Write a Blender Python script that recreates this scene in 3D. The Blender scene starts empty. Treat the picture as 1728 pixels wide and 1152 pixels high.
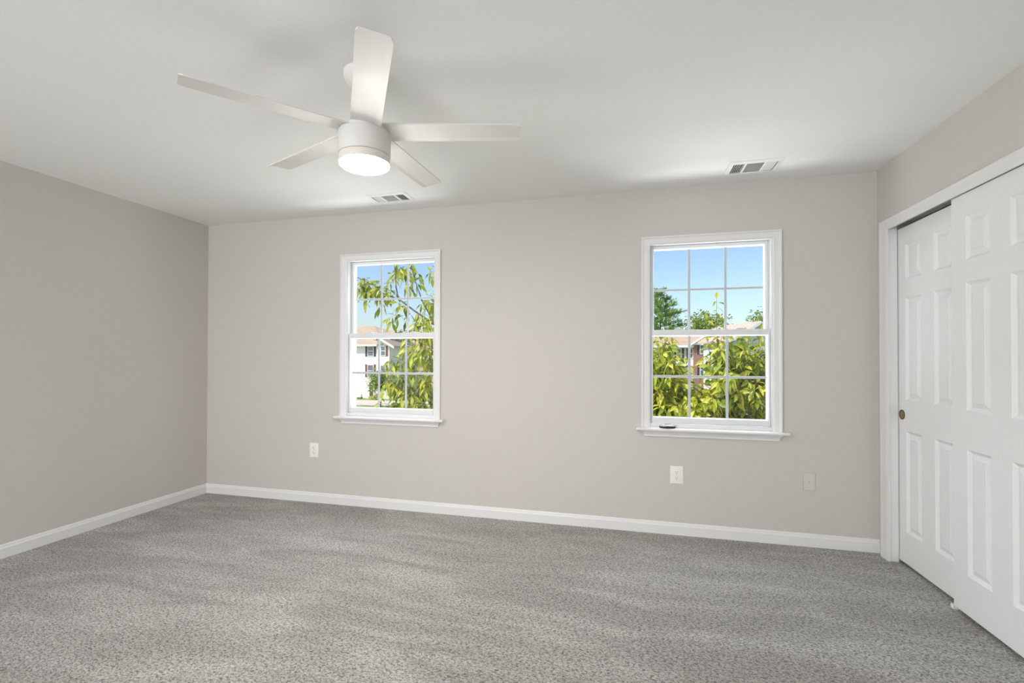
import bpy, bmesh, math, random
from mathutils import Vector, Matrix
S = bpy.context.scene
C = S.collection
R = math.radians

# ---------------------------------------------------------------- camera
ROOM_W, ROOM_H, REAR = 5.2715, 2.44, -7.0
cam_d = bpy.data.cameras.new('camera')
cam = bpy.data.objects.new('camera', cam_d); C.objects.link(cam)
YAW, PITCH, ROLL = 0.2552, 0.0100, 0.0021
cam.matrix_world = (Matrix.Translation((3.7169, -3.6013, 1.2422)) @ Matrix.Rotation(YAW, 4, 'Z')
                    @ Matrix.Rotation(math.pi/2 + PITCH, 4, 'X') @ Matrix.Rotation(ROLL, 4, 'Z'))
cam_d.sensor_width = 36.0; cam_d.lens = 36.0 * 814.86 / 1728.0
cam_d.shift_x = 18.493 / 1728.0; cam_d.shift_y = 17.863 / 1728.0
cam_d.clip_start = 0.02; cam_d.clip_end = 800
S.camera = cam

# ---------------------------------------------------------------- world, sun, lights, exposure
w = bpy.data.worlds.new('sky'); S.world = w; w.use_nodes = True
nt = w.node_tree; nt.nodes.clear()
sky = nt.nodes.new('ShaderNodeTexSky'); sky.sky_type = 'NISHITA'; sky.sun_disc = False
sky.sun_elevation = R(48); sky.sun_rotation = R(230); sky.air_density = 1.0; sky.dust_density = 1.2; sky.ozone_density = 2.5
bg = nt.nodes.new('ShaderNodeBackground'); bg.inputs['Strength'].default_value = 0.138
wo = nt.nodes.new('ShaderNodeOutputWorld')
nt.links.new(sky.outputs[0], bg.inputs[0]); nt.links.new(bg.outputs[0], wo.inputs[0])

def lamp(name, kind, energy, color, mat, **kw):
    d = bpy.data.lights.new(name, kind); d.energy = energy; d.color = color
    for k, v in kw.items(): setattr(d, k, v)
    o = bpy.data.objects.new(name, d); C.objects.link(o); o.matrix_world = mat
    return o
def aim(loc, to):
    q = (Vector(to) - Vector(loc)).to_track_quat('-Z', 'Y')
    return Matrix.Translation(loc) @ q.to_matrix().to_4x4()
lamp('sun', 'SUN', 3.1, (1, .95, .86), aim((-20, -16, 30), (0, 0, 0)), angle=R(0.6))
# added fill lamps in the unseen rear half of the room, no windows there
lamp('rear_fill', 'AREA', 72, (.97, .985, 1), aim((1.9, -6.8, 1.2), (2.6, -1.0, 2.2)), shape='RECTANGLE', size=3.4, size_y=2.0)
lamp('side_fill', 'AREA', 58, (.97, .985, 1), aim((.08, -5.7, 1.4), (4.8, -.6, 1.7)), shape='RECTANGLE', size=1.3, size_y=1.6)
# added area lamps outside the glass, above and below each window, boosting the daylight
for wx in (1.831, 4.268):
    lamp('high_window_fill', 'AREA', 34, (.93, .97, 1), aim((wx, .75, 2.75), (wx, -1.6, .3)), shape='RECTANGLE', size=1.5, size_y=.6)
    lamp('low_window_fill', 'AREA', 56, (.97, .99, 1), aim((wx, 1.15, -.15), (wx, -1.4, 2.4)), shape='RECTANGLE', size=1.9, size_y=1.0)
S.view_settings.view_transform = 'Standard'; S.view_settings.look = 'None'
S.view_settings.gamma = 1.0; S.view_settings.use_curve_mapping = False
S.view_settings.exposure = 0.57
S.cycles.use_denoising = True
S.cycles.max_bounces = 10; S.cycles.diffuse_bounces = 6; S.cycles.transparent_max_bounces = 12
S.cycles.sample_clamp_indirect = 6.0

# ---------------------------------------------------------------- materials
def mat(name, col, rough=.5, metal=0., spec=.5, emit=None, estr=0., trans=None):
    m = bpy.data.materials.new(name); m.use_nodes = True
    b = m.node_tree.nodes['Principled BSDF']
    b.inputs['Base Color'].default_value = (*col, 1); b.inputs['Roughness'].default_value = rough
    b.inputs['Metallic'].default_value = metal; b.inputs['Specular IOR Level'].default_value = spec
    if emit: b.inputs['Emission Color'].default_value = (*emit, 1); b.inputs['Emission Strength'].default_value = estr
    return m
def N(m, t): return m.node_tree.nodes.new(t)
def L(m, a, b): m.node_tree.links.new(a, b)
def P(m): return m.node_tree.nodes['Principled BSDF']
def noise_mat(name, c1, c2, scale, rough=.6, bump=0., dist=.01, detail=3., lo=.35, hi=.65, stretch=(1, 1, 1), spec=.3):
    m = mat(name, c1, rough, spec=spec)
    tc = N(m, 'ShaderNodeTexCoord'); mp = N(m, 'ShaderNodeMapping'); mp.inputs['Scale'].default_value = stretch
    nz = N(m, 'ShaderNodeTexNoise'); nz.inputs['Scale'].default_value = scale; nz.inputs['Detail'].default_value = detail
    cr = N(m, 'ShaderNodeValToRGB'); cr.color_ramp.elements[0].position = lo; cr.color_ramp.elements[1].position = hi
    cr.color_ramp.elements[0].color = (*c1, 1); cr.color_ramp.elements[1].color = (*c2, 1)
    L(m, tc.outputs['Object'], mp.inputs[0]); L(m, mp.outputs[0], nz.inputs['Vector'])
    L(m, nz.outputs['Fac'], cr.inputs[0]); L(m, cr.outputs[0], P(m).inputs['Base Color'])
    if bump:
        bp = N(m, 'ShaderNodeBump'); bp.inputs['Strength'].default_value = bump; bp.inputs['Distance'].default_value = dist
        L(m, nz.outputs['Fac'], bp.inputs['Height']); L(m, bp.outputs[0], P(m).inputs['Normal'])
    return m
M = {}
M['wall'] = noise_mat('greige_wall_paint', (.59, .566, .536), (.605, .581, .551), 60, .75, .06, .002)
M['ceiling'] = noise_mat('white_ceiling_paint', (.84, .84, .83), (.86, .86, .85), 80, .85, .05, .002)
M['trim'] = mat('white_trim_paint', (.78, .78, .78), .38)
M['door'] = noise_mat('white_door_paint', (.80, .805, .815), (.82, .825, .835), 90, .42, .03, .001, stretch=(1, 1, .12))
M['vinyl'] = mat('white_window_vinyl', (.74, .745, .765), .4)
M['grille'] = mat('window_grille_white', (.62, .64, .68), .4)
M['fan'] = mat('fan_white_paint', (.74, .73, .715), .45)
M['plate'] = mat('white_wall_plate', (.86, .86, .85), .3)
M['plate_paint'] = mat('greige_painted_plate', (.635, .612, .582), .45)
M['dark'] = mat('dark_slot', (.03, .03, .03), .6)
M['steel'] = mat('screw_steel', (.6, .6, .6), .35, .9)
M['track'] = mat('grey_track_metal', (.50, .50, .49), .5, .1)
M['brass'] = mat('antique_brass', (.34, .23, .09), .38, .95)
M['brass_dark'] = mat('dark_brass_rim', (.07, .055, .03), .4, .8)
M['black'] = mat('black_plastic', (.02, .022, .025), .28)
M['silver'] = mat('silver_plastic', (.62, .63, .65), .25, .5)
M['dark_matte'] = mat('dark_grey_matte', (.09, .09, .09), .8)
M['vent'] = mat('white_register_enamel', (.80, .80, .80), .45)
M['lens'] = mat('glowing_lens', (.9, .9, .88), .4, emit=(1, .955, .885), estr=145)
M['kit'] = mat('light_kit_glass_rim', (.80, .76, .71), .4)
# glass pane
m = bpy.data.materials.new('clear_window_glass'); m.use_nodes = True; n = m.node_tree; n.nodes.clear()
tr = n.nodes.new('ShaderNodeBsdfTransparent'); tr.inputs[0].default_value = (.97, .98, .98, 1)
gl = n.nodes.new('ShaderNodeBsdfGlossy'); gl.inputs['Roughness'].default_value = .02
mx = n.nodes.new('ShaderNodeMixShader'); mx.inputs[0].default_value = .02; ou = n.nodes.new('ShaderNodeOutputMaterial')
n.links.new(tr.outputs[0], mx.inputs[1]); n.links.new(gl.outputs[0], mx.inputs[2]); n.links.new(mx.outputs[0], ou.inputs[0])
M['glass'] = m
# carpet: tufted loop speckle, vacuum streaks, pile bump
m = mat('grey_cut_pile_carpet', (.35, .34, .33), .95, spec=.1); M['carpet'] = m
P(m).inputs['Sheen Weight'].default_value = .25; P(m).inputs['Sheen Roughness'].default_value = .6
tc = N(m, 'ShaderNodeTexCoord')
mp1 = N(m, 'ShaderNodeMapping'); mp1.inputs['Rotation'].default_value = (0, 0, R(25)); mp1.inputs['Scale'].default_value = (1, 1.5, 1)
n1 = N(m, 'ShaderNodeTexNoise'); n1.inputs['Scale'].default_value = 88; n1.inputs['Detail'].default_value = 5; n1.inputs['Roughness'].default_value = .65; n1.inputs['Distortion'].default_value = .8
r1 = N(m, 'ShaderNodeValToRGB'); r1.color_ramp.elements[0].position = .38; r1.color_ramp.elements[1].position = .57
r1.color_ramp.elements[0].color = (.118, .113, .107, 1); r1.color_ramp.elements[1].color = (.63, .614, .592, 1)
mp2 = N(m, 'ShaderNodeMapping'); mp2.inputs['Rotation'].default_value = (0, 0, R(-24)); mp2.inputs['Scale'].default_value = (.75, 2.6, 1)
n2 = N(m, 'ShaderNodeTexNoise'); n2.inputs['Scale'].default_value = 1.3; n2.inputs['Detail'].default_value = 3; n2.inputs['Distortion'].default_value = 1.4
r2 = N(m, 'ShaderNodeValToRGB'); r2.color_ramp.elements[0].position = .40; r2.color_ramp.elements[1].position = .66
r2.color_ramp.elements[0].color = (.84, .83, .82, 1); r2.color_ramp.elements[1].color = (1.14, 1.14, 1.14, 1)
mu = N(m, 'ShaderNodeMix'); mu.data_type = 'RGBA'; mu.blend_type = 'MULTIPLY'; mu.inputs[0].default_value = 1
L(m, tc.outputs['Object'], mp1.inputs[0]); L(m, mp1.outputs[0], n1.inputs['Vector']); L(m, n1.outputs['Fac'], r1.inputs[0])
L(m, tc.outputs['Object'], mp2.inputs[0]); L(m, mp2.outputs[0], n2.inputs['Vector']); L(m, n2.outputs['Fac'], r2.inputs[0])
L(m, r1.outputs[0], mu.inputs[6]); L(m, r2.outputs[0], mu.inputs[7]); L(m, mu.outputs[2], P(m).inputs['Base Color'])
bp = N(m, 'ShaderNodeBump'); bp.inputs['Strength'].default_value = 1.0; bp.inputs['Distance'].default_value = .012
L(m, n1.outputs['Fac'], bp.inputs['Height']); L(m, bp.outputs[0], P(m).inputs['Normal'])

def leaf_mat(name, cols, transl=.35, rough=.5):
    m = bpy.data.materials.new(name); m.use_nodes = True; n = m.node_tree; b = P(m)
    g = N(m, 'ShaderNodeNewGeometry'); cr = N(m, 'ShaderNodeValToRGB')
    e = cr.color_ramp.elements
    while len(e) < len(cols): e.new(.5)
    for i, c in enumerate(cols): e[i].position = i / (len(cols) - 1); e[i].color = (*c, 1)
    L(m, g.outputs['Random Per Island'], cr.inputs[0]); L(m, cr.outputs[0], b.inputs['Base Color'])
    b.inputs['Roughness'].default_value = rough
    t = N(m, 'ShaderNodeBsdfTranslucent'); mx = N(m, 'ShaderNodeMixShader'); mx.inputs[0].default_value = transl
    L(m, cr.outputs[0], t.inputs[0]); L(m, b.outputs[0], mx.inputs[1]); L(m, t.outputs[0], mx.inputs[2])
    L(m, mx.outputs[0], n.nodes['Material Output'].inputs[0])
    return m
M['leaf'] = leaf_mat('cherry_leaf', [(.14, .22, .02), (.34, .40, .035), (.52, .54, .06), (.68, .62, .10)], .38, .4)
M['leaf_far'] = leaf_mat('deciduous_leaf', [(.12, .20, .03), (.27, .37, .06), (.42, .49, .11)], .35)
M['needle'] = leaf_mat('pine_needles', [(.20, .34, .08), (.36, .52, .14), (.52, .64, .22)], .4)
M['bush'] = leaf_mat('yellow_green_shrub', [(.26, .30, .02), (.48, .48, .04), (.60, .56, .10)], .3)
M['bark'] = noise_mat('grey_bark', (.10, .085, .07), (.20, .175, .15), 22, .9, .3, .01)
M['grass'] = noise_mat('lawn_grass', (.16, .24, .05), (.32, .36, .10), 1.2, .9)
M['paving'] = noise_mat('pinkish_concrete', (.62, .53, .46), (.70, .60, .53), .8, .9)
M['siding'] = noise_mat('white_lap_siding', (.84, .82, .78), (.88, .86, .82), 2, .7)
M['siding_grey'] = noise_mat('pale_grey_siding', (.60, .62, .64), (.66, .68, .70), 2, .7)
M['siding_tan'] = noise_mat('beige_siding', (.62, .54, .40), (.68, .60, .46), 2, .7)
M['white_ext'] = mat('white_exterior_trim', (.86, .86, .85), .6)
M['shingle'] = noise_mat('tan_roof_shingle', (.46, .34, .25), (.56, .43, .33), 3, .9, stretch=(.3, 1, 3))
M['shingle_pink'] = noise_mat('pinkish_roof_shingle', (.56, .40, .33), (.66, .48, .40), 3, .9)
M['shutter'] = mat('dark_brown_shutter', (.06, .045, .045), .6)
M['shutter_red'] = mat('maroon_shutter', (.20, .08, .075), .6)
M['ext_pane'] = mat('dim_house_window', (.16, .20, .24), .08, spec=.8)
M['door_brown'] = mat('brown_entry_door', (.14, .07, .045), .5)
m = mat('red_brick', (.4, .2, .15), .9); M['brick'] = m
tc = N(m, 'ShaderNodeTexCoord'); mp = N(m, 'ShaderNodeMapping'); mp.inputs['Rotation'].default_value = (R(90), 0, 0)
bt = N(m, 'ShaderNodeTexBrick'); bt.inputs['Scale'].default_value = 4
bt.inputs['Color1'].default_value = (.36, .17, .12, 1); bt.inputs['Color2'].default_value = (.28, .12, .09, 1); bt.inputs['Mortar'].default_value = (.5, .42, .38, 1)
L(m, tc.outputs['Object'], mp.inputs[0]); L(m, mp.outputs[0], bt.inputs['Vector']); L(m, bt.outputs[0], P(m).inputs['Base Color'])

# ---------------------------------------------------------------- mesh helpers
def box(bm, x0, x1, y0, y1, z0, z1):
    v = [bm.verts.new((x, y, z)) for z in (z0, z1) for y in (y0, y1) for x in (x0, x1)]
    for f in ((0, 2, 3, 1), (4, 5, 7, 6), (0, 1, 5, 4), (2, 6, 7, 3), (0, 4, 6, 2), (1, 3, 7, 5)):
        bm.faces.new([v[i] for i in f])
def prism(bm, pts, axis, a0, a1):
    """closed outline pts (2-D) pushed along axis 0/1/2 from a0 to a1"""
    def mk(p, a): q = list(p); q.insert(axis, a); return bm.verts.new(q)
    A = [mk(p, a0) for p in pts]; B = [mk(p, a1) for p in pts]
    bm.faces.new(A[::-1]); bm.faces.new(B)
    for i in range(len(pts)):
        j = (i + 1) % len(pts); bm.faces.new((A[i], A[j], B[j], B[i]))
def lathe(bm, prof, cx=0, cy=0, n=48, cap=True):
    rings = []
    for r, z in prof:
        rings.append([bm.verts.new((cx + r*math.cos(2*math.pi*k/n), cy + r*math.sin(2*math.pi*k/n), z)) for k in range(n)])
    for a, b in zip(rings, rings[1:]):
        for k in range(n): bm.faces.new((a[k], a[(k+1) % n], b[(k+1) % n], b[k]))
    if cap: bm.faces.new(rings[0][::-1]); bm.faces.new(rings[-1])
def tube(bm, pts, rad, n=6):
    pts = [Vector(p) for p in pts]; rings = []
    for i, p in enumerate(pts):
        t = (pts[min(i+1, len(pts)-1)] - pts[max(i-1, 0)]).normalized()
        u = t.orthogonal().normalized(); v = t.cross(u)
        if i and rings:
            pu = (rings[-1][0].co - pts[i-1]); u = (pu - t*pu.dot(t)).normalized(); v = t.cross(u)
        r = rad[i] if isinstance(rad, (list, tuple)) else rad
        rings.append([bm.verts.new(p + r*(math.cos(2*math.pi*k/n)*u + math.sin(2*math.pi*k/n)*v)) for k in range(n)])
    for a, b in zip(rings, rings[1:]):
        for k in range(n): bm.faces.new((a[k], a[(k+1) % n], b[(k+1) % n], b[k]))
    bm.faces.new(rings[0][::-1]); bm.faces.new(rings[-1])
def sweep(bm, outer, inner, prof, closed=False):
    """moulding between two 3-D polylines; prof = (t across 0..1, offset vector scale) and nrm gives the raise direction"""
    prof, nrm = prof
    secs = []
    for o, i in zip(outer, inner):
        o, i = Vector(o), Vector(i)
        secs.append([bm.verts.new(o.lerp(i, t) + Vector(nrm)*d) for t, d in prof])
    n = len(prof)
    rng = range(len(secs)) if closed else range(len(secs)-1)
    for s in rng:
        a, b = secs[s], secs[(s+1) % len(secs)]
        for k in range(n): bm.faces.new((a[k], a[(k+1) % n], b[(k+1) % n], b[k]))
    if not closed: bm.faces.new(secs[0]); bm.faces.new(secs[-1][::-1])
def obj(name, bm, m, parent=None, loc=None, bevel=0, smooth=False, seg=2):
    bmesh.ops.recalc_face_normals(bm, faces=bm.faces)
    me = bpy.data.meshes.new(name); bm.to_mesh(me); bm.free()
    o = bpy.data.objects.new(name, me); C.objects.link(o)
    me.materials.append(M[m])
    if parent: o.parent = parent
    if loc: o.location = loc
    if bevel:
        b = o.modifiers.new('bevel', 'BEVEL'); b.width = bevel; b.segments = seg; b.limit_method = 'ANGLE'; b.angle_limit = R(35)
    if smooth or bevel:
        for p in me.polygons: p.use_smooth = True
        try: me.set_sharp_from_angle(angle=R(40))
        except Exception: pass
    return o
def tag(o, label, cat, group=None, kind=None):
    o['label'] = label; o['category'] = cat
    if group: o['group'] = group
    if kind: o['kind'] = kind
    return o
def empty(name, loc, label, cat, group=None, kind=None, rz=0):
    o = bpy.data.objects.new(name, None); C.objects.link(o); o.location = loc; o.rotation_euler = (0, 0, rz)
    o.empty_display_size = .1
    return tag(o, label, cat, group, kind)
BM = bmesh.new
def boxes(*bs):
    bm = BM()
    for b in bs: box(bm, *b)
    return bm

# ---------------------------------------------------------------- room shell
W, H, T = ROOM_W, ROOM_H, .15
OPL, OPR, OPT = -.136, -1.362, 2.072          # closet opening
tag(obj('floor', boxes((-T, W+.85, REAR-T, T, -.12, 0)), 'carpet'), 'grey cut-pile carpet covering the whole bedroom floor', 'floor', kind='structure')
tag(obj('ceiling', boxes((-T, W+.85, REAR-T, T, H, H+.12)), 'ceiling'), 'flat white painted ceiling', 'ceiling', kind='structure')
tag(obj('wall_left', boxes((-T, 0, REAR, 0, 0, H)), 'wall'), 'blank greige wall on the left side of the room', 'wall', kind='structure')
tag(obj('wall_rear', boxes((-T, W+.85, REAR-T, REAR, 0, H)), 'wall'), 'greige wall opposite the windows', 'wall', kind='structure')
WIN = [1.831, 4.268]; HH = .412; ZS, ZT = .725, 2.062
bm = BM(); xs = [-T, WIN[0]-HH, WIN[0]+HH, WIN[1]-HH, WIN[1]+HH, W+.85]
for i in (0, 2, 4): box(bm, xs[i], xs[i+1], 0, T, 0, H)
for c in WIN: box(bm, c-HH, c+HH, 0, T, 0, ZS); box(bm, c-HH, c+HH, 0, T, ZT, H)
tag(obj('wall_back', bm, 'wall'), 'greige wall holding the two windows', 'wall', kind='structure')
tag(obj('wall_right', boxes((W, W+.1, OPL+.02, 0, 0, H), (W, W+.1, OPR-.02, OPL+.02, OPT+.02, H), (W, W+.1, REAR, OPR-.02, 0, H)), 'wall'),
    'greige wall around the sliding closet doors', 'wall', kind='structure')
tag(obj('wall_closet', boxes((W+.75, W+.85, REAR, 0, 0, H), (W+.1, W+.75, -1.9, -1.85, 0, H)), 'wall'), 'inside wall of the closet', 'wall', kind='structure')

# baseboards
BP = [(0, 0), (.013, 0), (.013, .060), (.009, .068), (.0075, .078), (.004, .084), (0, .084)]
bm = BM(); prism(bm, [(-a, b) for a, b in BP], 0, 0, W)
tag(obj('baseboard_back', bm, 'trim'), 'white baseboard under the two windows', 'baseboard', kind='structure')
bm = BM(); prism(bm, BP, 1, REAR, -.013)
tag(obj('baseboard_left', bm, 'trim'), 'white baseboard along the left wall', 'baseboard', kind='structure')

# ---------------------------------------------------------------- windows
CAS = [(0, 0), (0, .019), (.13, .020), (.20, .014), (.30, .011), (.80, .009), (.90, .006), (1, .005), (1, 0)]
def rect_ring(bm, x0, x1, z0, z1, l, r, b, t, y0, y1):
    """frame ring: outer x0..x1,z0..z1, member widths l r b t"""
    box(bm, x0, x0+l, y0, y1, z0, z1); box(bm, x1-r, x1, y0, y1, z0, z1)
    box(bm, x0+l, x1-r, y0, y1, z0, z0+b); box(bm, x0+l, x1-r, y0, y1, z1-t, z1)
def make_window(name, cx, label):
    root = empty(name, (cx, 0, .745), label, 'window', kind='structure')
    z = lambda a: a - .745
    OW, IW = .450, .393
    bm = BM()
    sweep(bm, [(-OW, 0, z(.745)), (-OW, 0, z(2.098)), (OW, 0, z(2.098)), (OW, 0, z(.745))],
              [(-IW, 0, z(.745)), (-IW, 0, z(2.041)), (IW, 0, z(2.041)), (IW, 0, z(.745))], (CAS, (0, -1, 0)))
    obj('casing', bm, 'trim', root)
    # vinyl frame with side tracks
    bm = BM()
    rect_ring(bm, -.411, .411, z(.7455), z(2.061), .016, .016, .018, .014, .002, .14)
    for s in (-1, 1):
        a, b = sorted((s*.396, s*.387)); box(bm, a, b, .060, .14, z(.763), z(2.047))      # inner track ribs
        a, b = sorted((s*.396, s*.389)); box(bm, a, b, .004, .018, z(.763), z(2.047))
    box(bm, -.395, .395, .002, .019, z(.763), z(.772))
    obj('window_frame', bm, 'vinyl', root, bevel=.0015)
    def sash(nm, z0, z1, gz0, gz1, half, gh, y0, yg, y1):
        bm = BM(); rect_ring(bm, -half, half, z(z0), z(z1), half-gh-.006, half-gh-.006, gz0-z0-.006, z1-gz1-.006, y0, y1)
        sa = obj(nm, bm, 'vinyl', root, bevel=.002)
        bm = BM()                                                     # sloped glazing bead
        sweep(bm, [(-gh-.007, y0+.001, z(gz0)-.007), (-gh-.007, y0+.001, z(gz1)+.007), (gh+.007, y0+.001, z(gz1)+.007), (gh+.007, y0+.001, z(gz0)-.007)],
                  [(-gh, yg, z(gz0)), (-gh, yg, z(gz1)), (gh, yg, z(gz1)), (gh, yg, z(gz0))],
                  ([(0, 0), (1, 0), (1, -.006), (0, -.012)], (0, -1, 0)), closed=True)
        obj('glazing_bead', bm, 'vinyl', sa)
        bm = BM(); box(bm, -gh-.004, gh+.004, yg+.001, yg+.004, z(gz0)-.004, z(gz1)+.004)
        obj('glass', bm, 'glass', sa)
        bm = BM(); mw = .0088; zm = z((gz0+gz1)/2)
        for k in (-1, 1): box(bm, k*gh/3-mw, k*gh/3+mw, yg+.005, yg+.011, z(gz0), z(gz1))
        xs = [-gh, -gh/3-mw, -gh/3+mw, gh/3-mw, gh/3+mw, gh]
        for k in (0, 2, 4): box(bm, xs[k], xs[k+1], yg+.005, yg+.011, zm-mw, zm+mw)
        obj('grille', bm, 'grille', sa, bevel=.002)
        return sa
    sash('upper_sash', 1.398, 2.046, 1.440, 2.016, .386, .361, .062, .084, .098)
    lo = sash('lower_sash', .773, 1.437, .819, 1.391, .389, .370, .021, .046, .058)
    for s in (-1, 1):
        bm = BM(); prism(bm, [(-.032, 0), (.032, 0), (.026, .007), (.008, .011), (-.014, .010), (-.026, .005)], 1, .026, .050)
        obj('sash_lock', bm, 'grille', lo, loc=(s*.20, 0, z(1.437)), bevel=.002)
    # stool with rounded nose and horns, apron below
    bm = BM()
    prof = [(.02, -.020), (-.046, -.020), (-.052, -.017), (-.055, -.010), (-.052, -.003), (-.046, 0), (.02, 0)]
    prism(bm, [(y, zz) for y, zz in prof if True], 0, -.4855, .4855)
    # keep horns clear of the wall: trim the part inside the wall to the opening width
    for v in bm.verts:
        if v.co.y > .0 and abs(v.co.x) > HH: v.co.y = -.0002
    obj('stool', bm, 'trim', root, smooth=True)
    bm = BM()
    A = [(-.452, -.020), (-.446, -.026), (-.440, -.036), (-.435, -.052), (-.435, -.060)]
    D = [.034, .030, .020, .012, .012]
    rows = []
    for (hx, zz), d in zip(A, D):
        rows.append([bm.verts.new(p) for p in ((hx, -.0003, zz), (hx, -d, zz), (-hx, -d, zz), (-hx, -.0003, zz))])
    for a, b in zip(rows, rows[1:]):
        for k in range(4): bm.faces.new((a[k], a[(k+1) % 4], b[(k+1) % 4], b[k]))
    bm.faces.new(rows[0]); bm.faces.new(rows[-1][::-1])
    obj('apron', bm, 'trim', root)
    return root
make_window('window_1', WIN[0], 'white double-hung window looking out at the white house, farther from the closet')
make_window('window_2', WIN[1], 'white double-hung window nearest the closet, with a remote on its sill')

# remote control on the sill of the closet-side window
rc = empty('remote_control', (3.985, -.022, .7455), 'small oval black remote control with silver top lying on the sill', 'remote control')
def oval(bm, L_, W_, rows):
    rings = []
    for s, z in rows:
        rings.append([bm.verts.new((s*L_/2*math.cos(a)*(1+.12*math.cos(a)), s*W_/2*math.sin(a), z)) for a in [2*math.pi*k/28 for k in range(28)]])
    for a, b in zip(rings, rings[1:]):
        for k in range(28): bm.faces.new((a[k], a[(k+1) % 28], b[(k+1) % 28], b[k]))
    bm.faces.new(rings[0][::-1]); bm.faces.new(rings[-1])
bm = BM(); oval(bm, .112, .05, [(.80, 0), (.95, .003), (1, .009), (.98, .014)]); obj('body', bm, 'black', rc, smooth=True)
bm = BM(); oval(bm, .112, .05, [(.97, .0141), (.90, .019), (.70, .024), (.40, .0265)]); obj('top_shell', bm, 'silver', rc, smooth=True)
bm = BM(); oval(bm, .05, .024, [(1, .0262), (.9, .0285)]); obj('button_pad', bm, 'black', rc, loc=(.006, 0, 0), smooth=True)

# ---------------------------------------------------------------- closet
cs = BM()
oy, iy, oy2, iy2 = -.054, -.143, -1.445, -1.356
sweep(cs, [(W, oy, 0), (W, oy, 2.091), (W, oy2, 2.091), (W, oy2, 0)], [(W, iy, 0), (W, iy, 2.029), (W, iy2, 2.029), (W, iy2, 0)],
      ([(0, 0), (0, .014), (.06, .017), (.20, .017), (.30, .015), (.80, .013), (.93, .010), (1, .009), (1, 0)], (-1, 0, 0)))
tag(obj('trim_1', cs, 'trim'), 'white casing framing the closet opening', 'door casing', kind='structure')
tag(obj('trim_2', boxes((W, W+.046, OPL, OPL+.018, 0, OPT), (W, W+.046, OPR-.018, OPR, 0, OPT), (W, W+.1, OPR-.018, OPL+.018, OPT, OPT+.018), (W, W+.006, OPR, OPL, 2.0395, OPT)), 'trim', bevel=.001),
    'white jamb lining the closet opening', 'door jamb', kind='structure')
bm = BM()
for a in (.008, .048): box(bm, W+a, W+a+.002, OPR, OPL, 2.046, OPT-.003); box(bm, W+a+.034, W+a+.036, OPR, OPL, 2.046, OPT-.003)
box(bm, W+.008, W+.086, OPR, OPL, OPT-.003, OPT)
tag(obj('sliding_door_track', bm, 'track'), 'grey metal track above the two sliding closet doors', 'door track')

def make_door(name, x0, y0, label):
    """six-panel slab facing -x; y runs 0..-.642 from its left edge, built with recessed raised panels"""
    DW, Z0, Z1, TH = .642, .020, (2.030 if name == 'door_1' else 2.024), .034
    root = empty(name, (x0, y0, 0), label, 'door', kind='structure')
    cols = [(.103, .261), (.381, .539)]; rws = [(.206, .806), (.989, 1.601), (1.710, 1.922)]
    bm = BM(); cache = {}
    def V(x, y, z):
        k = (round(x, 5), round(y, 5), round(z, 5))
        if k not in cache: cache[k] = bm.verts.new((x, -y, z))
        return cache[k]
    ys = [0, cols[0][0], cols[0][1], cols[1][0], cols[1][1], DW]
    zs = [Z0]
    for a, b in rws: zs += [a, b]
    zs.append(Z1)
    for i in range(5):
        for j in range(7):
            if i % 2 and j % 2: continue
            bm.faces.new([V(0, ys[i], zs[j]), V(0, ys[i+1], zs[j]), V(0, ys[i+1], zs[j+1]), V(0, ys[i], zs[j+1])])
    for y, yy in cols:
        for z, zz in rws:
            # ovolo sticking, flat, then raised field
            prof = [(0, 0), (.004, .0045), (.014, .0125), (.018, .013), (.040, .0045), (.0415, .0025)]
            loops = [[V(d, y+a, z+a), V(d, yy-a, z+a), V(d, yy-a, zz-a), V(d, y+a, zz-a)] for a, d in prof]
            for A_, B_ in zip(loops, loops[1:]):
                for k in range(4): bm.faces.new([A_[k], A_[(k+1) % 4], B_[(k+1) % 4], B_[k]])
            bm.faces.new(loops[-1])
    # back and edges
    bk = [V(TH, 0, Z0), V(TH, DW, Z0), V(TH, DW, Z1), V(TH, 0, Z1)]
    bm.faces.new(bk[::-1])
    bm.faces.new([V(0, 0, zz) for zz in zs] + [bk[3], bk[0]]); bm.faces.new([V(0, DW, zz) for zz in zs] + [bk[2], bk[1]])
    bm.faces.new([V(0, yy, Z0) for yy in ys] + [bk[1], bk[0]]); bm.faces.new([V(0, yy, Z1) for yy in ys] + [bk[2], bk[3]])
    obj('door_panel', bm, 'door', root)
    return root
d1 = make_door('door_1', W+.010, -.712, 'white six-panel closet door sliding in front, partly out of frame')
d2 = make_door('door_2', W+.050, -.108, 'white six-panel closet door sliding behind, with round brass finger pull')
# finger pull: a shallow brass cup
bm = BM(); lathe(bm, [(.0295, 0), (.0295, .0022), (.0265, .0030), (.0235, .0012)], n=36, cap=False)
fp = obj('finger_pull', bm, 'brass_dark', d2, loc=(0, -.063, .900), smooth=True); fp.rotation_euler = (0, -math.pi/2, 0)
bm = BM(); lathe(bm, [(.0236, .0012), (.020, .0006), (.010, .0004)], n=36)
cu = obj('cup', bm, 'brass', fp, smooth=True)
bm = boxes((-.014, .014, -.010, .010, 0, .004), (-.003, 0, -.010, .010, .004, .022), (-.014, -.011, -.010, .010, .004, .022))
tag(obj('door_guide', bm, 'plate', loc=(W+.022, -.700, 0)), 'small white plastic floor guide at the foot of the front closet door', 'door guide')

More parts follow.
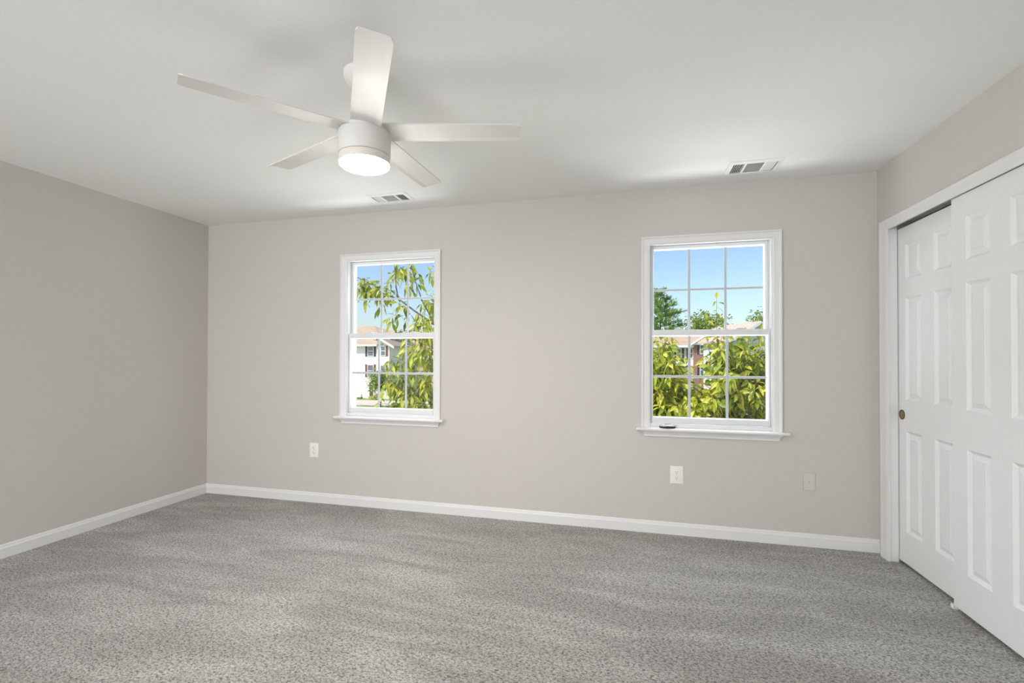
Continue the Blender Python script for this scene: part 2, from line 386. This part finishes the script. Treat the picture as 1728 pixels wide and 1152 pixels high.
# ---------------------------------------------------------------- outlets and plates
def duplex(x, z, label):
    r = empty('outlet', (x, 0, z), label, 'outlet', 'white duplex outlets on the back wall')
    bm = BM()
    pts = [(-.0435, -.0625), (.0435, -.0625), (.0435, .0625), (-.0435, .0625)]
    A = [bm.verts.new((a, -.0003, b)) for a, b in pts]; B = [bm.verts.new((a, -.003, b)) for a, b in pts]; D = [bm.verts.new((a*.9, -.0065, b*.93)) for a, b in pts]
    for p, q in ((A, B), (B, D)):
        for k in range(4): bm.faces.new((p[k], p[(k+1) % 4], q[(k+1) % 4], q[k]))
    bm.faces.new(A); bm.faces.new(D[::-1])
    obj('cover_plate', bm, 'plate', r, bevel=.0012)
    for s in (-1, 1):
        bm = BM(); out = []
        for k in range(24):
            a = 2*math.pi*k/24; out.append((.0170*math.cos(a), max(-.0125, min(.0125, .0170*math.sin(a)))))
        prism(bm, out, 1, -.0085, -.0062)
        f = obj('receptacle', bm, 'plate', r, loc=(0, 0, s*.0195))
        bm = boxes((-.0072, -.0052, -.0089, -.0084, -.001, .008), (.0052, .0072, -.0089, -.0084, 0, .007))
        ou = [(.0028*math.cos(2*math.pi*k/12), -.0075+.0028*math.sin(2*math.pi*k/12)) for k in range(12)]
        prism(bm, ou, 1, -.0089, -.0084)
        obj('socket_slots', bm, 'dark', f)
    bm = BM(); prism(bm, [(.003*math.cos(2*math.pi*k/12), .003*math.sin(2*math.pi*k/12)) for k in range(12)], 1, -.0078, -.0062)
    obj('screw', bm, 'steel', r)
duplex(1.129, .4425, 'white duplex wall outlet to the lower left of the window facing the white house')
duplex(4.054, .417, 'white duplex wall outlet directly below the window nearest the closet')
cp = empty('cable_plate', (4.878, 0, .4245), 'small cable wall plate painted the wall colour, near the closet casing', 'wall plate')
bm = boxes((-.0345, .0345, -.006, -.0003, -.0565, .0565)); obj('cover_plate', bm, 'plate_paint', cp, bevel=.002)
bm = BM(); prism(bm, [(.0048*math.cos(2*math.pi*k/6), .0048*math.sin(2*math.pi*k/6)) for k in range(6)], 1, -.013, -.006); obj('coax_connector', bm, 'wall', cp)

# ---------------------------------------------------------------- ceiling registers
def register(x, y, lx, ly, label):
    r = empty('ceiling_vent', (x, y, H), label, 'vent', 'ceiling air registers near the window wall')
    hx, hy = lx/2, ly/2; ix, iy = hx-.028, hy-.030
    bm = BM()
    sweep(bm, [(-hx, -hy, 0), (-hx, hy, 0), (hx, hy, 0), (hx, -hy, 0)], [(-ix, -iy, 0), (-ix, iy, 0), (ix, iy, 0), (ix, -iy, 0)],
          ([(0, -.0005), (0, .003), (.12, .0055), (.75, .009), (1, .010), (1, -.0005)], (0, 0, -1)), closed=True)
    e = ix*.44
    for k in (-1, 1): box(bm, k*e-.006, k*e+.006, -iy, iy, -.010, -.001)
    obj('frame', bm, 'vent', r)
    obj('dark_backing', boxes((-ix, ix, -iy, iy, -.0012, -.0006)), 'dark_matte', r)  # flat dark plate, its colour stands in for the shade behind the louvers
    bm = BM()
    def vane(p, q, up, w_):         # thin tilted plate from p to q
        p, q, up = Vector(p), Vector(q), Vector(up); t = up.cross((q-p).normalized()).normalized()*.0004
        v = [bm.verts.new(a) for a in (p-t, q-t, q+up-t, p+up-t, p+t, q+t, q+up+t, p+up+t)]
        for f in ((0, 1, 2, 3), (7, 6, 5, 4), (0, 4, 5, 1), (1, 5, 6, 2), (2, 6, 7, 3), (3, 7, 4, 0)): bm.faces.new([v[i] for i in f])
    for s in (-1, 1):
        for k in range(5):
            xx = s*(e+.012 + (ix-e-.014)*(k+.5)/5); vane((xx, -iy, -.010), (xx, iy, -.010), (-s*.007, 0, .008), 0)
    for k in range(9):
        yy = -iy + 2*iy*(k+.5)/9; vane((-e+.006, yy, -.010), (e-.006, yy, -.010), (0, .007, .008), 0)
    obj('louvers', bm, 'vent', r)
register(1.998, -.308, .316, .186, 'white ceiling air vent close to the fan')
register(4.482, -.285, .306, .212, 'white ceiling air vent above the window nearest the closet')

# ---------------------------------------------------------------- ceiling fan
FX, FY = 2.641, -1.776
fan = empty('ceiling_fan', (FX, FY, H), 'white five-blade ceiling fan with lit round light, hanging from the ceiling', 'ceiling fan')
fz = lambda z: z - H
bm = BM(); lathe(bm, [(.087, 0), (.087, fz(2.425)), (.080, fz(2.405)), (.062, fz(2.385)), (.040, fz(2.368)), (.026, fz(2.358)), (.020, fz(2.352))]); obj('canopy', bm, 'fan', fan, smooth=True)
bm = BM(); lathe(bm, [(.0125, fz(2.36)), (.0125, fz(2.20))], n=20); obj('downrod', bm, 'fan', fan, smooth=True)
bm = BM(); lathe(bm, [(.030, fz(2.235)), (.034, fz(2.228)), (.060, fz(2.212)), (.095, fz(2.2025)), (.100, fz(2.200)), (.100, fz(2.187))]); obj('flywheel', bm, 'fan', fan, smooth=True)
bm = BM(); lathe(bm, [(.100, fz(2.1868)), (.106, fz(2.185)), (.1085, fz(2.180)), (.1085, fz(2.094)), (.107, fz(2.0905)), (.1055, fz(2.0895))]); obj('motor_housing', bm, 'fan', fan, smooth=True)
bm = BM(); lathe(bm, [(.100, fz(2.0894)), (.1045, fz(2.0870)), (.1055, fz(2.084)), (.1045, fz(2.060)), (.1035, fz(2.0565)), (.099, fz(2.0562))]); lk = obj('light_kit', bm, 'kit', fan, smooth=True)
bm = BM(); lathe(bm, [(.1030, fz(2.0560)), (.1025, fz(2.051)), (.096, fz(2.0455)), (.080, fz(2.041)), (.055, fz(2.038)), (.025, fz(2.0365)), (.004, fz(2.036))]); obj('lens', bm, 'lens', lk, smooth=True)
def blade_bm():
    """blade along +x; +y is the leading, slightly drooped edge with a crease"""
    bm = BM(); th = .0055
    r0, r1 = .088, .660
    def pt(r, c):           # c -1..1 across the chord
        wv = .060 - .004*(r-r0)/(r1-r0)
        y = wv*c; z = -.105*y
        cr = .66 - .0*(r-r0)
        if c > cr: z -= (c-cr)*wv*.24
        return Vector((r, y, z))
    cs_ = [-1, -.5, 0, .4, .66, .83, 1]; rs = [r0, .2, .35, .5, .62, .648, r1]
    top, bot = [], []
    for i, r in enumerate(rs):
        k = {len(rs)-1: .86, len(rs)-2: .965}.get(i, 1)      # rounded tip corners
        top.append([bm.verts.new(pt(r, c*k) + Vector((0, 0, th/2))) for c in cs_]); bot.append([bm.verts.new(pt(r, c*k) - Vector((0, 0, th/2))) for c in cs_])
    n = len(cs_)
    for A_, f in ((top, 1), (bot, -1)):
        for a, b in zip(A_, A_[1:]):
            for k in range(n-1): bm.faces.new((a[k], b[k], b[k+1], a[k+1]))
    for i in range(len(rs)-1):
        for k in (0, n-1): bm.faces.new((top[i][k], top[i+1][k], bot[i+1][k], bot[i][k]))
    for i in (0, len(rs)-1):
        for k in range(n-1): bm.faces.new((top[i][k], top[i][k+1], bot[i][k+1], bot[i][k]))
    return bm
for i in range(5):
    b = obj('blade', blade_bm(), 'fan', fan, loc=(0, 0, fz(2.196)))
    b.rotation_euler = (0, 0, .2605 - i*R(72))
    bm = boxes((.060, .150, -.022, .022, .006, .010)); s_ = obj('blade_bracket', bm, 'fan', b, bevel=.002)

# ---------------------------------------------------------------- outdoors: ground
GZ = -4.7
tag(obj('lawn', boxes((-140, 90, T+.3, 200, GZ-.3, GZ)), 'grass'), 'lawn between the houses', 'lawn', kind='structure')
bm = BM(); prism(bm, [(-60, 46), (10, 53), (10, 57), (-60, 54)], 2, GZ, GZ+.04)
tag(obj('pavement', bm, 'paving'), 'pinkish pavement in front of the white house', 'pavement', kind='structure')

# ---------------------------------------------------------------- outdoors: houses
def house_window(parent, x0, x1, z0, z1, y, sh='shutter', shw=.32, right_only=False):
    f = BM(); rect_ring(f, x0-.09, x1+.09, z0-.09, z1+.09, .09, .09, .09, .12, y-.06, y)
    box(f, x0, x1, y-.05, y-.01, (z0+z1)/2-.04, (z0+z1)/2+.04)
    fr = obj('window', f, 'white_ext', parent)
    obj('pane', boxes((x0, x1, y-.03, y-.015, z0, z1)), 'ext_pane', fr)
    for s in ((1,) if right_only else (-1, 1)):
        a, b = (x1+.1, x1+.1+shw) if s > 0 else (x0-.1-shw, x0-.1)
        obj('shutter', boxes((a, b, y-.05, y, z0-.08, z1+.08)), sh, parent)
def gable_roof(bm, x0, x1, xp_, ze, zp_, y0, y1, th=.22):
    prism(bm, [(x0, ze), (xp_, zp_), (x1, ze), (x1, ze+th), (xp_, zp_+th), (x0, ze+th)], 1, y0, y1)

wh = empty('white_house', (-33, 58.65, GZ), 'white three-storey house with brown shutters seen through the farther window', 'house')
def rel(o, parent): o.location = -Vector(parent.location); return o
YH = 58.65
rel(obj('wall', boxes((-46, -30.2, YH, YH+10, GZ, 3.0)), 'siding', wh), wh)
bm = BM(); prism(bm, [(-28.7, GZ), (-28.7, 2.9), (-30.35, 3.85), (-30.6, 3.7), (-30.6, GZ)], 1, YH-.35, YH+9)
rel(obj('gable_wing', bm, 'siding', wh), wh)
bm = BM()
v = [bm.verts.new(p) for p in ((-46.6, YH-.5, 2.95), (-29.6, YH-.5, 2.95), (-29.6, YH+10.5, 2.95), (-46.6, YH+10.5, 2.95), (-42, YH+5, 5.95), (-34.1, YH+5, 5.95), (-31.6, YH+5, 5.25), (-29.6, YH+5, 5.25))]
for f in ((0, 1, 7, 6, 5, 4), (2, 3, 4, 5, 6, 7), (0, 4, 3), (1, 2, 7), (0, 3, 2, 1)): bm.faces.new([v[i] for i in f])
bmesh.ops.triangulate(bm, faces=bm.faces)
rel(obj('roof', bm, 'shingle', wh), wh)
bm = BM(); prism(bm, [(-30.9, 3.55), (-30.35, 4.0), (-27.8, 2.6), (-27.8, 2.76), (-30.35, 4.16), (-30.9, 3.71)], 1, YH-.9, YH+5); rel(obj('gable_roof', bm, 'shingle', wh), wh)
bm = BM(); prism(bm, [(-30.7, 3.5), (-30.35, 3.82), (-27.7, 2.36), (-27.7, 2.68), (-30.35, 4.14), (-30.7, 3.86)], 1, YH-.98, YH-.86); rel(obj('rake_board', bm, 'white_ext', wh), wh)
rel(obj('eave_board', boxes((-46.6, -30.6, YH-.56, YH-.44, 2.72, 2.98)), 'white_ext', wh), wh)
for (x0, x1, z0, z1, s) in ((-32.25, -31.42, 1.36, 2.72, 'shutter'), (-32.25, -31.42, -1.6, .05, 'shutter_red'), (-36.4, -35.5, 1.36, 2.72, 'shutter'), (-36.4, -35.5, -1.6, .05, 'shutter_red')):
    hw = empty('temp', (0, 0, 0), 't', 't'); bpy.data.objects.remove(hw)
    before = set(bpy.data.objects); house_window(wh, x0, x1, z0, z1, YH, s)
    for o in set(bpy.data.objects) - before:
        if o.parent == wh: rel(o, wh)
for (z0, z1) in ((1.42, 2.70), (-1.58, .0)):
    before = set(bpy.data.objects); house_window(wh, -29.98, -29.36, z0, z1, YH-.35, 'shutter_red', right_only=True)
    for o in set(bpy.data.objects) - before:
        if o.parent == wh: rel(o, wh)
dr = rel(obj('entry_door', boxes((-31.95, -31.35, YH-.05, YH, GZ+.25, -2.75)), 'door_brown', wh), wh)
bm = BM(); rect_ring(bm, -32.15, -31.15, GZ+.1, -2.55, .2, .2, .15, .2, YH-.09, YH)
rel(obj('door_surround', bm, 'white_ext', wh), wh)

th_ = empty('tan_house', (-36, 75, GZ), 'beige house with tan roof set behind the white house', 'house')
rel(obj('wall', boxes((-46, -24, 75, 84, GZ, 1.15)), 'siding_tan', th_), th_)
bm = BM(); prism(bm, [(74.4, 1.0), (79.5, 4.3), (84.6, 1.0)], 0, -46.5, -23.5); rel(obj('roof', bm, 'shingle', th_), th_)
rel(obj('eave_board', boxes((-46.5, -23.5, 74.3, 74.42, .85, 1.1)), 'white_ext', th_), th_)

bh = empty('brick_townhouse', (11.5, 60, GZ), 'townhouse of red brick and pale grey siding seen through the window nearest the closet', 'house')
YB = 60
rel(obj('siding_wall', boxes((-6, 11.6, YB, YB+9, GZ, 2.7)), 'siding_grey', bh), bh)
rel(obj('brick_wall', boxes((11.6, 17.2, YB-.5, YB+9, GZ, 2.9)), 'brick', bh), bh)
bm = BM(); prism(bm, [(YB-.5, 2.65), (YB+4.5, 4.9), (YB+9.5, 2.65)], 0, -6.3, 17.5); rel(obj('roof', bm, 'shingle', bh), bh)
bm = BM(); prism(bm, [(11.6, 2.9), (14.4, 4.75), (17.2, 2.9)], 1, YB-.52, YB+2); rel(obj('gable_wall', bm, 'siding_grey', bh), bh)
bm = BM(); gable_roof(bm, 11.2, 17.6, 14.4, 2.7, 4.8, YB-.9, YB+4, .16); rel(obj('gable_roof', bm, 'shingle', bh), bh)
bm = BM(); gable_roof(bm, 11.15, 17.65, 14.4, 2.6, 4.72, YB-.98, YB-.88, .26); rel(obj('rake_board', bm, 'white_ext', bh), bh)
rel(obj('eave_board', boxes((11.3, 17.5, YB-.75, YB-.5, 2.75, 2.98), (-6.3, 11.6, YB-.6, YB-.45, 2.45, 2.72)), 'white_ext', bh), bh)
for (x0, x1, z0, z1, y) in ((12.38, 12.82, 1.72, 2.72, YB-.5), (12.38, 12.82, -1.0, .42, YB-.5), (15.4, 15.9, 1.5, 2.72, YB-.5), (9.75, 10.18, 1.18, 2.28, YB), (9.75, 10.18, -1.6, -.3, YB), (11.2, 11.5, 1.18, 2.28, YB)):
    before = set(bpy.data.objects); house_window(bh, x0, x1, z0, z1, y, 'shutter', .26)
    for o in set(bpy.data.objects) - before:
        if o.parent == bh: rel(o, bh)
rel(obj('belt_course', boxes((7, 11.6, YB-.12, YB, .15, 1.0)), 'white_ext', bh), bh)

gh = empty('gabled_house', (15.54, 45, GZ), 'house with pinkish roof and white gable edge, beyond the closet-side tree', 'house', rz=R(19.3))
bm = BM(); prism(bm, [(-2.6, 0), (-2.6, 7.5), (0, 9.1), (2.6, 7.5), (2.6, 0)], 1, .35, 5.5); obj('wall', bm, 'siding_grey', gh)
bm = BM(); gable_roof(bm, -3.1, 3.1, 0, 7.3, 9.12, 0, 5.8, .17); obj('roof', bm, 'shingle_pink', gh)
bm = BM(); gable_roof(bm, -3.12, 3.12, 0, 7.12, 8.96, -.06, .10, .30); obj('rake_board', bm, 'white_ext', gh)

ub = empty('utility_box', (-32.9, 57.6, GZ), 'small white box standing by the door of the white house', 'box')
obj('body', boxes((-.28, .28, -.2, .2, .18, .62)), 'white_ext', ub, bevel=.02); obj('base', boxes((-.3, .3, -.22, .22, 0, .18)), 'dark_matte', ub)

# ---------------------------------------------------------------- outdoors: plants
class Leaves:
    def __init__(s): s.v = []; s.f = []
    def leaf(s, p, d, nrm, ln, wd, droop=.35, segs=3):
        """pointed, folded, drooping leaf as a small connected strip"""
        d = d.normalized(); nrm = (nrm - d*nrm.dot(d)); nrm = nrm.normalized() if nrm.length > 1e-4 else d.orthogonal().normalized()
        side = d.cross(nrm).normalized(); b = len(s.v)
        prof = {3: [.55, 1.0, .62], 2: [.9, .8], 1: [1.0]}[segs]
        s.v.append(p[:])
        for i, wv in enumerate(prof):
            t = (i+1)/(len(prof)+1)
            c = p + d*ln*t + Vector((0, 0, -droop*ln*t*t))
            s.v += [(c + side*wd*wv*.5 + nrm*wd*.10)[:], c[:], (c - side*wd*wv*.5 + nrm*wd*.10)[:]]
        s.v.append((p + d*ln + Vector((0, 0, -droop*ln)))[:])
        n = len(prof); e = b+1+3*n
        s.f += [(b, b+1, b+2), (b, b+2, b+3)]
        for i in range(n-1):
            a = b+1+3*i; c = a+3
            s.f += [(a, c, c+1, a+1), (a+1, c+1, c+2, a+2)]
        a = b+1+3*(n-1); s.f += [(a, e, a+1), (a+1, e, a+2)]
    def build(s, name, m, parent, loc):
        me = bpy.data.meshes.new(name); me.from_pydata([(a[0]-loc[0], a[1]-loc[1], a[2]-loc[2]) for a in s.v], [], s.f); me.update()
        o = bpy.data.objects.new(name, me); C.objects.link(o); me.materials.append(M[m]); o.parent = parent
        return o
def rv(rng): return Vector((rng.gauss(0, 1), rng.gauss(0, 1), rng.gauss(0, 1))).normalized()
def leafy_shoot(lv, bmw, pts, rng, spacing=.032, ln=.125, wd=.047, rad=.004):
    """a twig with drooping leaves set alternately along it"""
    pts = [Vector(p) for p in pts]
    tube(bmw, pts, [rad*(1-.6*i/max(1, len(pts)-1)) for i in range(len(pts))], 5)
    k = 0; acc = rng.random()*spacing
    for a, b in zip(pts, pts[1:]):
        seg = (b-a).length; t = (b-a).normalized(); s1 = t.cross(Vector((0, 0, 1))); s1 = s1.normalized() if s1.length > .05 else Vector((1, 0, 0))
        s2 = t.cross(s1).normalized()
        while acc < seg:
            ang = k*2.4 + rng.uniform(-.5, .5); out = math.cos(ang)*s1 + math.sin(ang)*s2
            d = (out*.85 + t*.35 + Vector((0, 0, -.35)) + rv(rng)*.22)
            l = ln*rng.uniform(.55, 1.15)
            p0 = a + t*acc
            lv.leaf(p0 + out*.008, d, Vector((0, 0, 1)) + rv(rng)*.5, l, wd*l/ln*rng.uniform(.85, 1.15), rng.uniform(.2, .65))
            k += 1; acc += spacing*rng.uniform(.7, 1.3)
        acc -= seg
    lv.leaf(pts[-1], (pts[-1]-pts[-2]) + Vector((0, 0, -.01)), Vector((0, -1, .3)), ln, wd, .3)
def curve_pts(a, d, length, n, rng, bend=(0, 0, 0), wob=.12):
    p = Vector(a); d = Vector(d).normalized(); out = [p.copy()]
    for i in range(n):
        d = (d + Vector(bend)/n + rv(rng)*wob/n**.5).normalized(); p = p + d*length/n; out.append(p.copy())
    return out

# leafy tree outside the closet-side window
rng = random.Random(7)
loc = (4.62, 2.35, GZ)
t2 = empty('leafy_tree', loc, 'leafy yellow-green tree filling the lower half of the window nearest the closet', 'tree')
bmw = BM(); lv = Leaves()
tube(bmw, [(4.62, 2.35, GZ), (4.60, 2.37, -3), (4.66, 2.33, -1.4), (4.63, 2.36, -.5), (4.66, 2.34, .25)], [.11, .095, .085, .065, .045], 10)
limbs = [((4.63, 2.36, -.5), (4.05, 2.4, .95)), ((4.65, 2.34, -.1), (4.35, 2.2, .55)), ((4.66, 2.34, .2), (4.68, 2.25, 1.25)), ((4.66, 2.34, .1), (5.05, 2.4, 1.15)),
         ((4.63, 2.36, -.4), (5.35, 2.5, .7)), ((4.64, 2.35, -.3), (4.5, 2.8, .7)), ((4.64, 2.35, -.3), (3.7, 2.5, .5)), ((4.66, 2.34, .2), (5.2, 2.1, .85))]
for a, b in limbs:
    a, b = Vector(a), Vector(b); m_ = a.lerp(b, .5) + Vector((0, 0, -.06)); tube(bmw, [a, m_, b], [.03, .02, .009], 6)
# (centre, radii, shoots)
vols = [((4.06, 2.45, 1.04), (.25, .40, .46), 105), ((4.30, 2.35, .55), (.42, .45, .28), 95), ((4.76, 2.30, .98), (.11, .32, .50), 80), ((4.44, 2.35, .74), (.20, .4, .17), 55),
        ((5.06, 2.40, .97), (.32, .40, .50), 140), ((4.75, 2.55, .48), (.55, .4, .25), 55), ((5.30, 2.45, .75), (.25, .35, .55), 30), ((3.72, 2.5, .55), (.3, .4, .5), 34)]
for c, rr, n_ in vols:
    for i in range(n_):
        q = rv(rng)*rng.random()**.45
        p = Vector((c[0]+q.x*rr[0], c[1]+q.y*rr[1], c[2]+q.z*rr[2]))
        d = Vector((q.x*.8, q.y*.8, .55)) + rv(rng)*.5
        leafy_shoot(lv, bmw, curve_pts(p - d.normalized()*.12, d, .22, 3, rng, (0, 0, -.4)), rng, .023, .125, .050, .003)
for a, d, l in (((4.70, 2.25, 1.15), (.0, 0, 1), .74), ((4.70, 2.3, 1.1), (.12, .05, 1), .52), ((4.40, 2.5, 1.0), (.0, 0, 1), .15), ((4.62, 2.2, 1.2), (-.15, 0, 1), .46),
                ((4.98, 2.3, 1.2), (.05, 0, 1), .30), ((5.12, 2.35, 1.15), (.1, 0, 1), .40), ((4.10, 2.4, 1.2), (-.05, 0, 1), .24), ((3.98, 2.4, 1.2), (-.1, 0, 1), .30)):
    leafy_shoot(lv, bmw, curve_pts(a, d, l, 6, rng, (0, 0, 0), .08), rng, .024, .12, .044, .004)
rel(obj('trunk_and_branches', bmw, 'bark', t2, smooth=True), t2)
lv.build('foliage', 'leaf', t2, loc)

# open-branched tree outside the farther window
rng = random.Random(21)
loc = (1.95, 2.5, GZ)
t1 = empty('leafy_tree', loc, 'open-branched leafy tree reaching across the farther window from its right edge', 'tree')
bmw = BM(); lv = Leaves()
tube(bmw, [(1.95, 2.5, GZ), (1.97, 2.5, -2.8), (1.90, 2.48, -1.2), (1.92, 2.5, .2), (1.85, 2.5, 1.2), (1.78, 2.5, 2.3), (1.7, 2.5, 3.0)], [.12, .10, .09, .07, .05, .03, .012], 10)
br = [[(1.86, 2.5, 1.15), (1.52, 2.45, 1.42), (1.25, 2.4, 1.66), (.95, 2.38, 1.86), (.72, 2.4, 2.02), (.50, 2.42, 2.10), (.30, 2.42, 2.20)],
      [(.70, 2.4, 2.03), (.67, 2.4, 2.2), (.65, 2.4, 2.45), (.62, 2.42, 2.8)],
      [(1.25, 2.4, 1.66), (1.05, 2.4, 2.0), (.93, 2.38, 2.35), (.85, 2.38, 2.75)],
      [(1.78, 2.5, 2.3), (1.45, 2.45, 2.4), (1.2, 2.4, 2.45)],
      [(1.90, 2.5, .3), (1.5, 2.4, .55), (1.1, 2.35, .75), (.85, 2.35, .78), (.62, 2.35, .92)],
      [(1.90, 2.5, .1), (1.4, 2.4, .3), (.9, 2.35, .40), (.5, 2.35, .5)],
      [(1.88, 2.5, .8), (1.45, 2.45, 1.05), (1.1, 2.4, 1.25)],
      [(1.88, 2.5, .6), (1.3, 2.4, .85), (.95, 2.4, 1.02), (.72, 2.4, 1.22), (.62, 2.4, 1.25)]]
for i, b in enumerate(br):
    r0 = .022 if i in (0, 4, 5) else .012
    tube(bmw, b, [r0*(1-.75*k/(len(b)-1)) for k in range(len(b))], 6)
def spray(p, n_, spread, length=.2, up=.2):
    for i in range(n_):
        d = Vector((rng.gauss(0, 1), rng.gauss(0, .8), rng.gauss(up, .5)))
        q = Vector(p) + rv(rng)*spread*rng.random()
        leafy_shoot(lv, bmw, curve_pts(q, d, length*rng.uniform(.7, 1.2), 3, rng, (0, 0, -.7)), rng, .034, .125, .050, .003)
for p, n_, s in (((.08, 2.42, 2.30), 3, .08), ((.15, 2.42, 2.18), 3, .08), ((.20, 2.42, 2.24), 3, .08), ((.35, 2.42, 2.19), 3, .06), ((.52, 2.42, 2.08), 3, .07), ((.66, 2.4, 2.10), 3, .07), ((.66, 2.4, 2.42), 4, .08), ((.62, 2.4, 2.28), 2, .05),
                 ((.82, 2.4, 2.24), 2, .05), ((.86, 2.4, 2.48), 3, .07), ((.80, 2.4, 2.42), 2, .06), ((1.17, 2.4, 2.30), 3, .07), ((1.10, 2.4, 1.98), 4, .10), ((1.22, 2.4, 1.96), 3, .08),
                 ((.86, 2.4, 1.86), 3, .07), ((.78, 2.4, 1.80), 2, .05), ((1.0, 2.4, 1.80), 3, .08), ((1.18, 2.4, 1.68), 4, .09), ((.86, 2.4, 1.60), 4, .07), ((1.0, 2.4, 1.56), 3, .06), ((1.2, 2.4, 1.52), 3, .07),
                 ((1.0, 2.4, 1.40), 7, .10), ((1.15, 2.4, 1.36), 7, .10), ((1.05, 2.4, 1.20), 7, .12), ((1.2, 2.4, 1.1), 8, .12), ((.95, 2.38, 1.05), 5, .10), ((1.1, 2.36, .9), 9, .13), ((1.0, 2.36, .72), 9, .13), ((1.18, 2.36, .62), 9, .12),
                 ((.62, 2.4, 1.20), 3, .05), ((.74, 2.4, 1.16), 3, .06), ((.80, 2.38, 1.0), 4, .08), ((.55, 2.36, .90), 3, .05), ((.68, 2.36, .84), 4, .07), ((.82, 2.36, .78), 5, .08), ((.60, 2.36, .58), 4, .07), ((.76, 2.36, .55), 5, .08), ((.9, 2.36, .55), 6, .09),
                 ((1.45, 2.45, 1.9), 6, .14), ((1.5, 2.45, 1.3), 8, .15), ((1.55, 2.45, .8), 8, .15), ((1.9, 2.5, 2.2), 8, .2), ((2.3, 2.5, 1.6), 10, .25), ((2.4, 2.5, .9), 10, .25)):
    spray(p, n_, s)
rel(obj('trunk_and_branches', bmw, 'bark', t1, smooth=True), t1)
lv.build('foliage', 'leaf', t1, loc)

def far_tree(name, loc, crown, trunk_h, rx, rz, n, size, m, label, group='trees beyond the lawn', seed=1, clumps=26):
    rng = random.Random(seed); root = empty(name, loc, label, 'tree' if 'tree' in name else 'shrub', group)
    lv = Leaves(); c = Vector(crown)
    cl = [(Vector((q.x*rx, q.y*rx, q.z*rz))*.72, rng.uniform(.28, .45)) for q in [rv(rng)*rng.random()**.4 for _ in range(clumps)]]
    for i in range(n):
        q, r_ = cl[i % len(cl)]
        o = rv(rng)*rng.random()**.35
        p = c + q + Vector((o.x*rx*r_, o.y*rx*r_, o.z*rz*r_))
        lv.leaf(p, o + rv(rng)*.6, o + rv(rng)*.4 + Vector((0, 0, .5)), size*rng.uniform(.7, 1.3), size*.55, .3, 1)
    bm = BM()
    if trunk_h:
        tube(bm, [(0, 0, 0), (.05, 0, (c.z-loc[2])*.5), (0, .05, c.z-loc[2])], [.06*rz+.05, .05*rz+.03, .02*rz], 8)
        for k in range(5):
            q, _ = cl[k]; tube(bm, [(0, 0, (c.z-loc[2])*.6), q*.5 + Vector((0, 0, c.z-loc[2])), q + Vector((0, 0, c.z-loc[2]))], [.03*rz, .02*rz, .01*rz], 5)
        obj('trunk', bm, 'bark', root, smooth=True)
    else: bm.free()
    lv.build('foliage', m, root, loc)
# conifer
def pine(loc, top, rmax, label, seed):
    rng = random.Random(seed); root = empty('pine_tree', loc, label, 'tree', 'trees beyond the lawn')
    lv = Leaves(); bm = BM(); h = top - loc[2]
    tube(bm, [(0, 0, 0), (.05, 0, h*.5), (0, 0, h)], [.28, .18, .02], 8)
    z = h*.30
    while z < h*.985:
        f = 1 - (z - h*.3)/(h*.7); rr = rmax*(.10 + .90*f**.8)
        for k in range(6):
            a = rng.uniform(0, 6.283); ln = rr*rng.uniform(.65, 1.12); d = Vector((math.cos(a), math.sin(a), .30))
            tip = Vector((0, 0, z)) + d*ln; tube(bm, [(0, 0, z), tuple(tip)], [.04*f+.012, .01], 4)
            for j in range(int(14 + 22*ln)):
                t = rng.uniform(.15, 1.05); p = Vector(loc) + Vector((0, 0, z)) + d*ln*t + rv(rng)*.30*(1.2-t*.4)
                lv.leaf(p, d + rv(rng)*.75 + Vector((0, 0, .25)), Vector((0, 0, 1)) + rv(rng)*.4, rng.uniform(.45, .80), .22, .1, 1)
        z += h*.042
    obj('trunk', bm, 'bark', root); lv.build('foliage', 'needle', root, loc)
pine((9.0, 80, GZ), 12.4, 6.2, 'tall green pine rising behind the leafy tree in the window nearest the closet', 5)
far_tree('deciduous_tree', (17.4, 92, GZ), (17.4, 92, 6.0), 1, 5.0, 4.6, 3000, .55, 'leaf_far', 'round green tree just right of the tall pine', seed=11)
far_tree('deciduous_tree', (26.2, 82, GZ), (26.2, 82, 6.3), 1, 4.9, 4.2, 2600, .55, 'leaf_far', 'green tree rising behind the pinkish-roofed gabled house', seed=12)
far_tree('deciduous_tree', (-41, 92, GZ), (-41, 92, 3.6), 1, 5.0, 3.6, 2200, .6, 'leaf_far', 'dark green tree above the tan house roof', seed=13)
far_tree('deciduous_tree', (-24.5, 48, GZ), (-24.5, 48, -1.5), 1, 1.7, 1.9, 1500, .28, 'leaf_far', 'small green tree on the lawn beside the white house', seed=14)
far_tree('round_shrub', (-30.2, 57, GZ), (-30.2, 57, GZ+.45), 0, 1.0, .5, 500, .16, 'bush', 'low yellow-green bush in front of the white house', 'shrubs by the white house', seed=15, clumps=12)
far_tree('round_shrub', (-27.2, 57.2, GZ), (-27.2, 57.2, GZ+1.3), 0, 1.3, 1.4, 800, .22, 'leaf_far', 'tall green shrub at the corner of the white house', 'shrubs by the white house', seed=16, clumps=14)
far_tree('round_shrub', (9.3, 53, GZ), (9.3, 53, GZ+2.6), 0, 1.9, 2.7, 1500, .3, 'bush', 'bright green tall shrub below the brick townhouse siding', 'shrubs by the townhouse', seed=17, clumps=18)
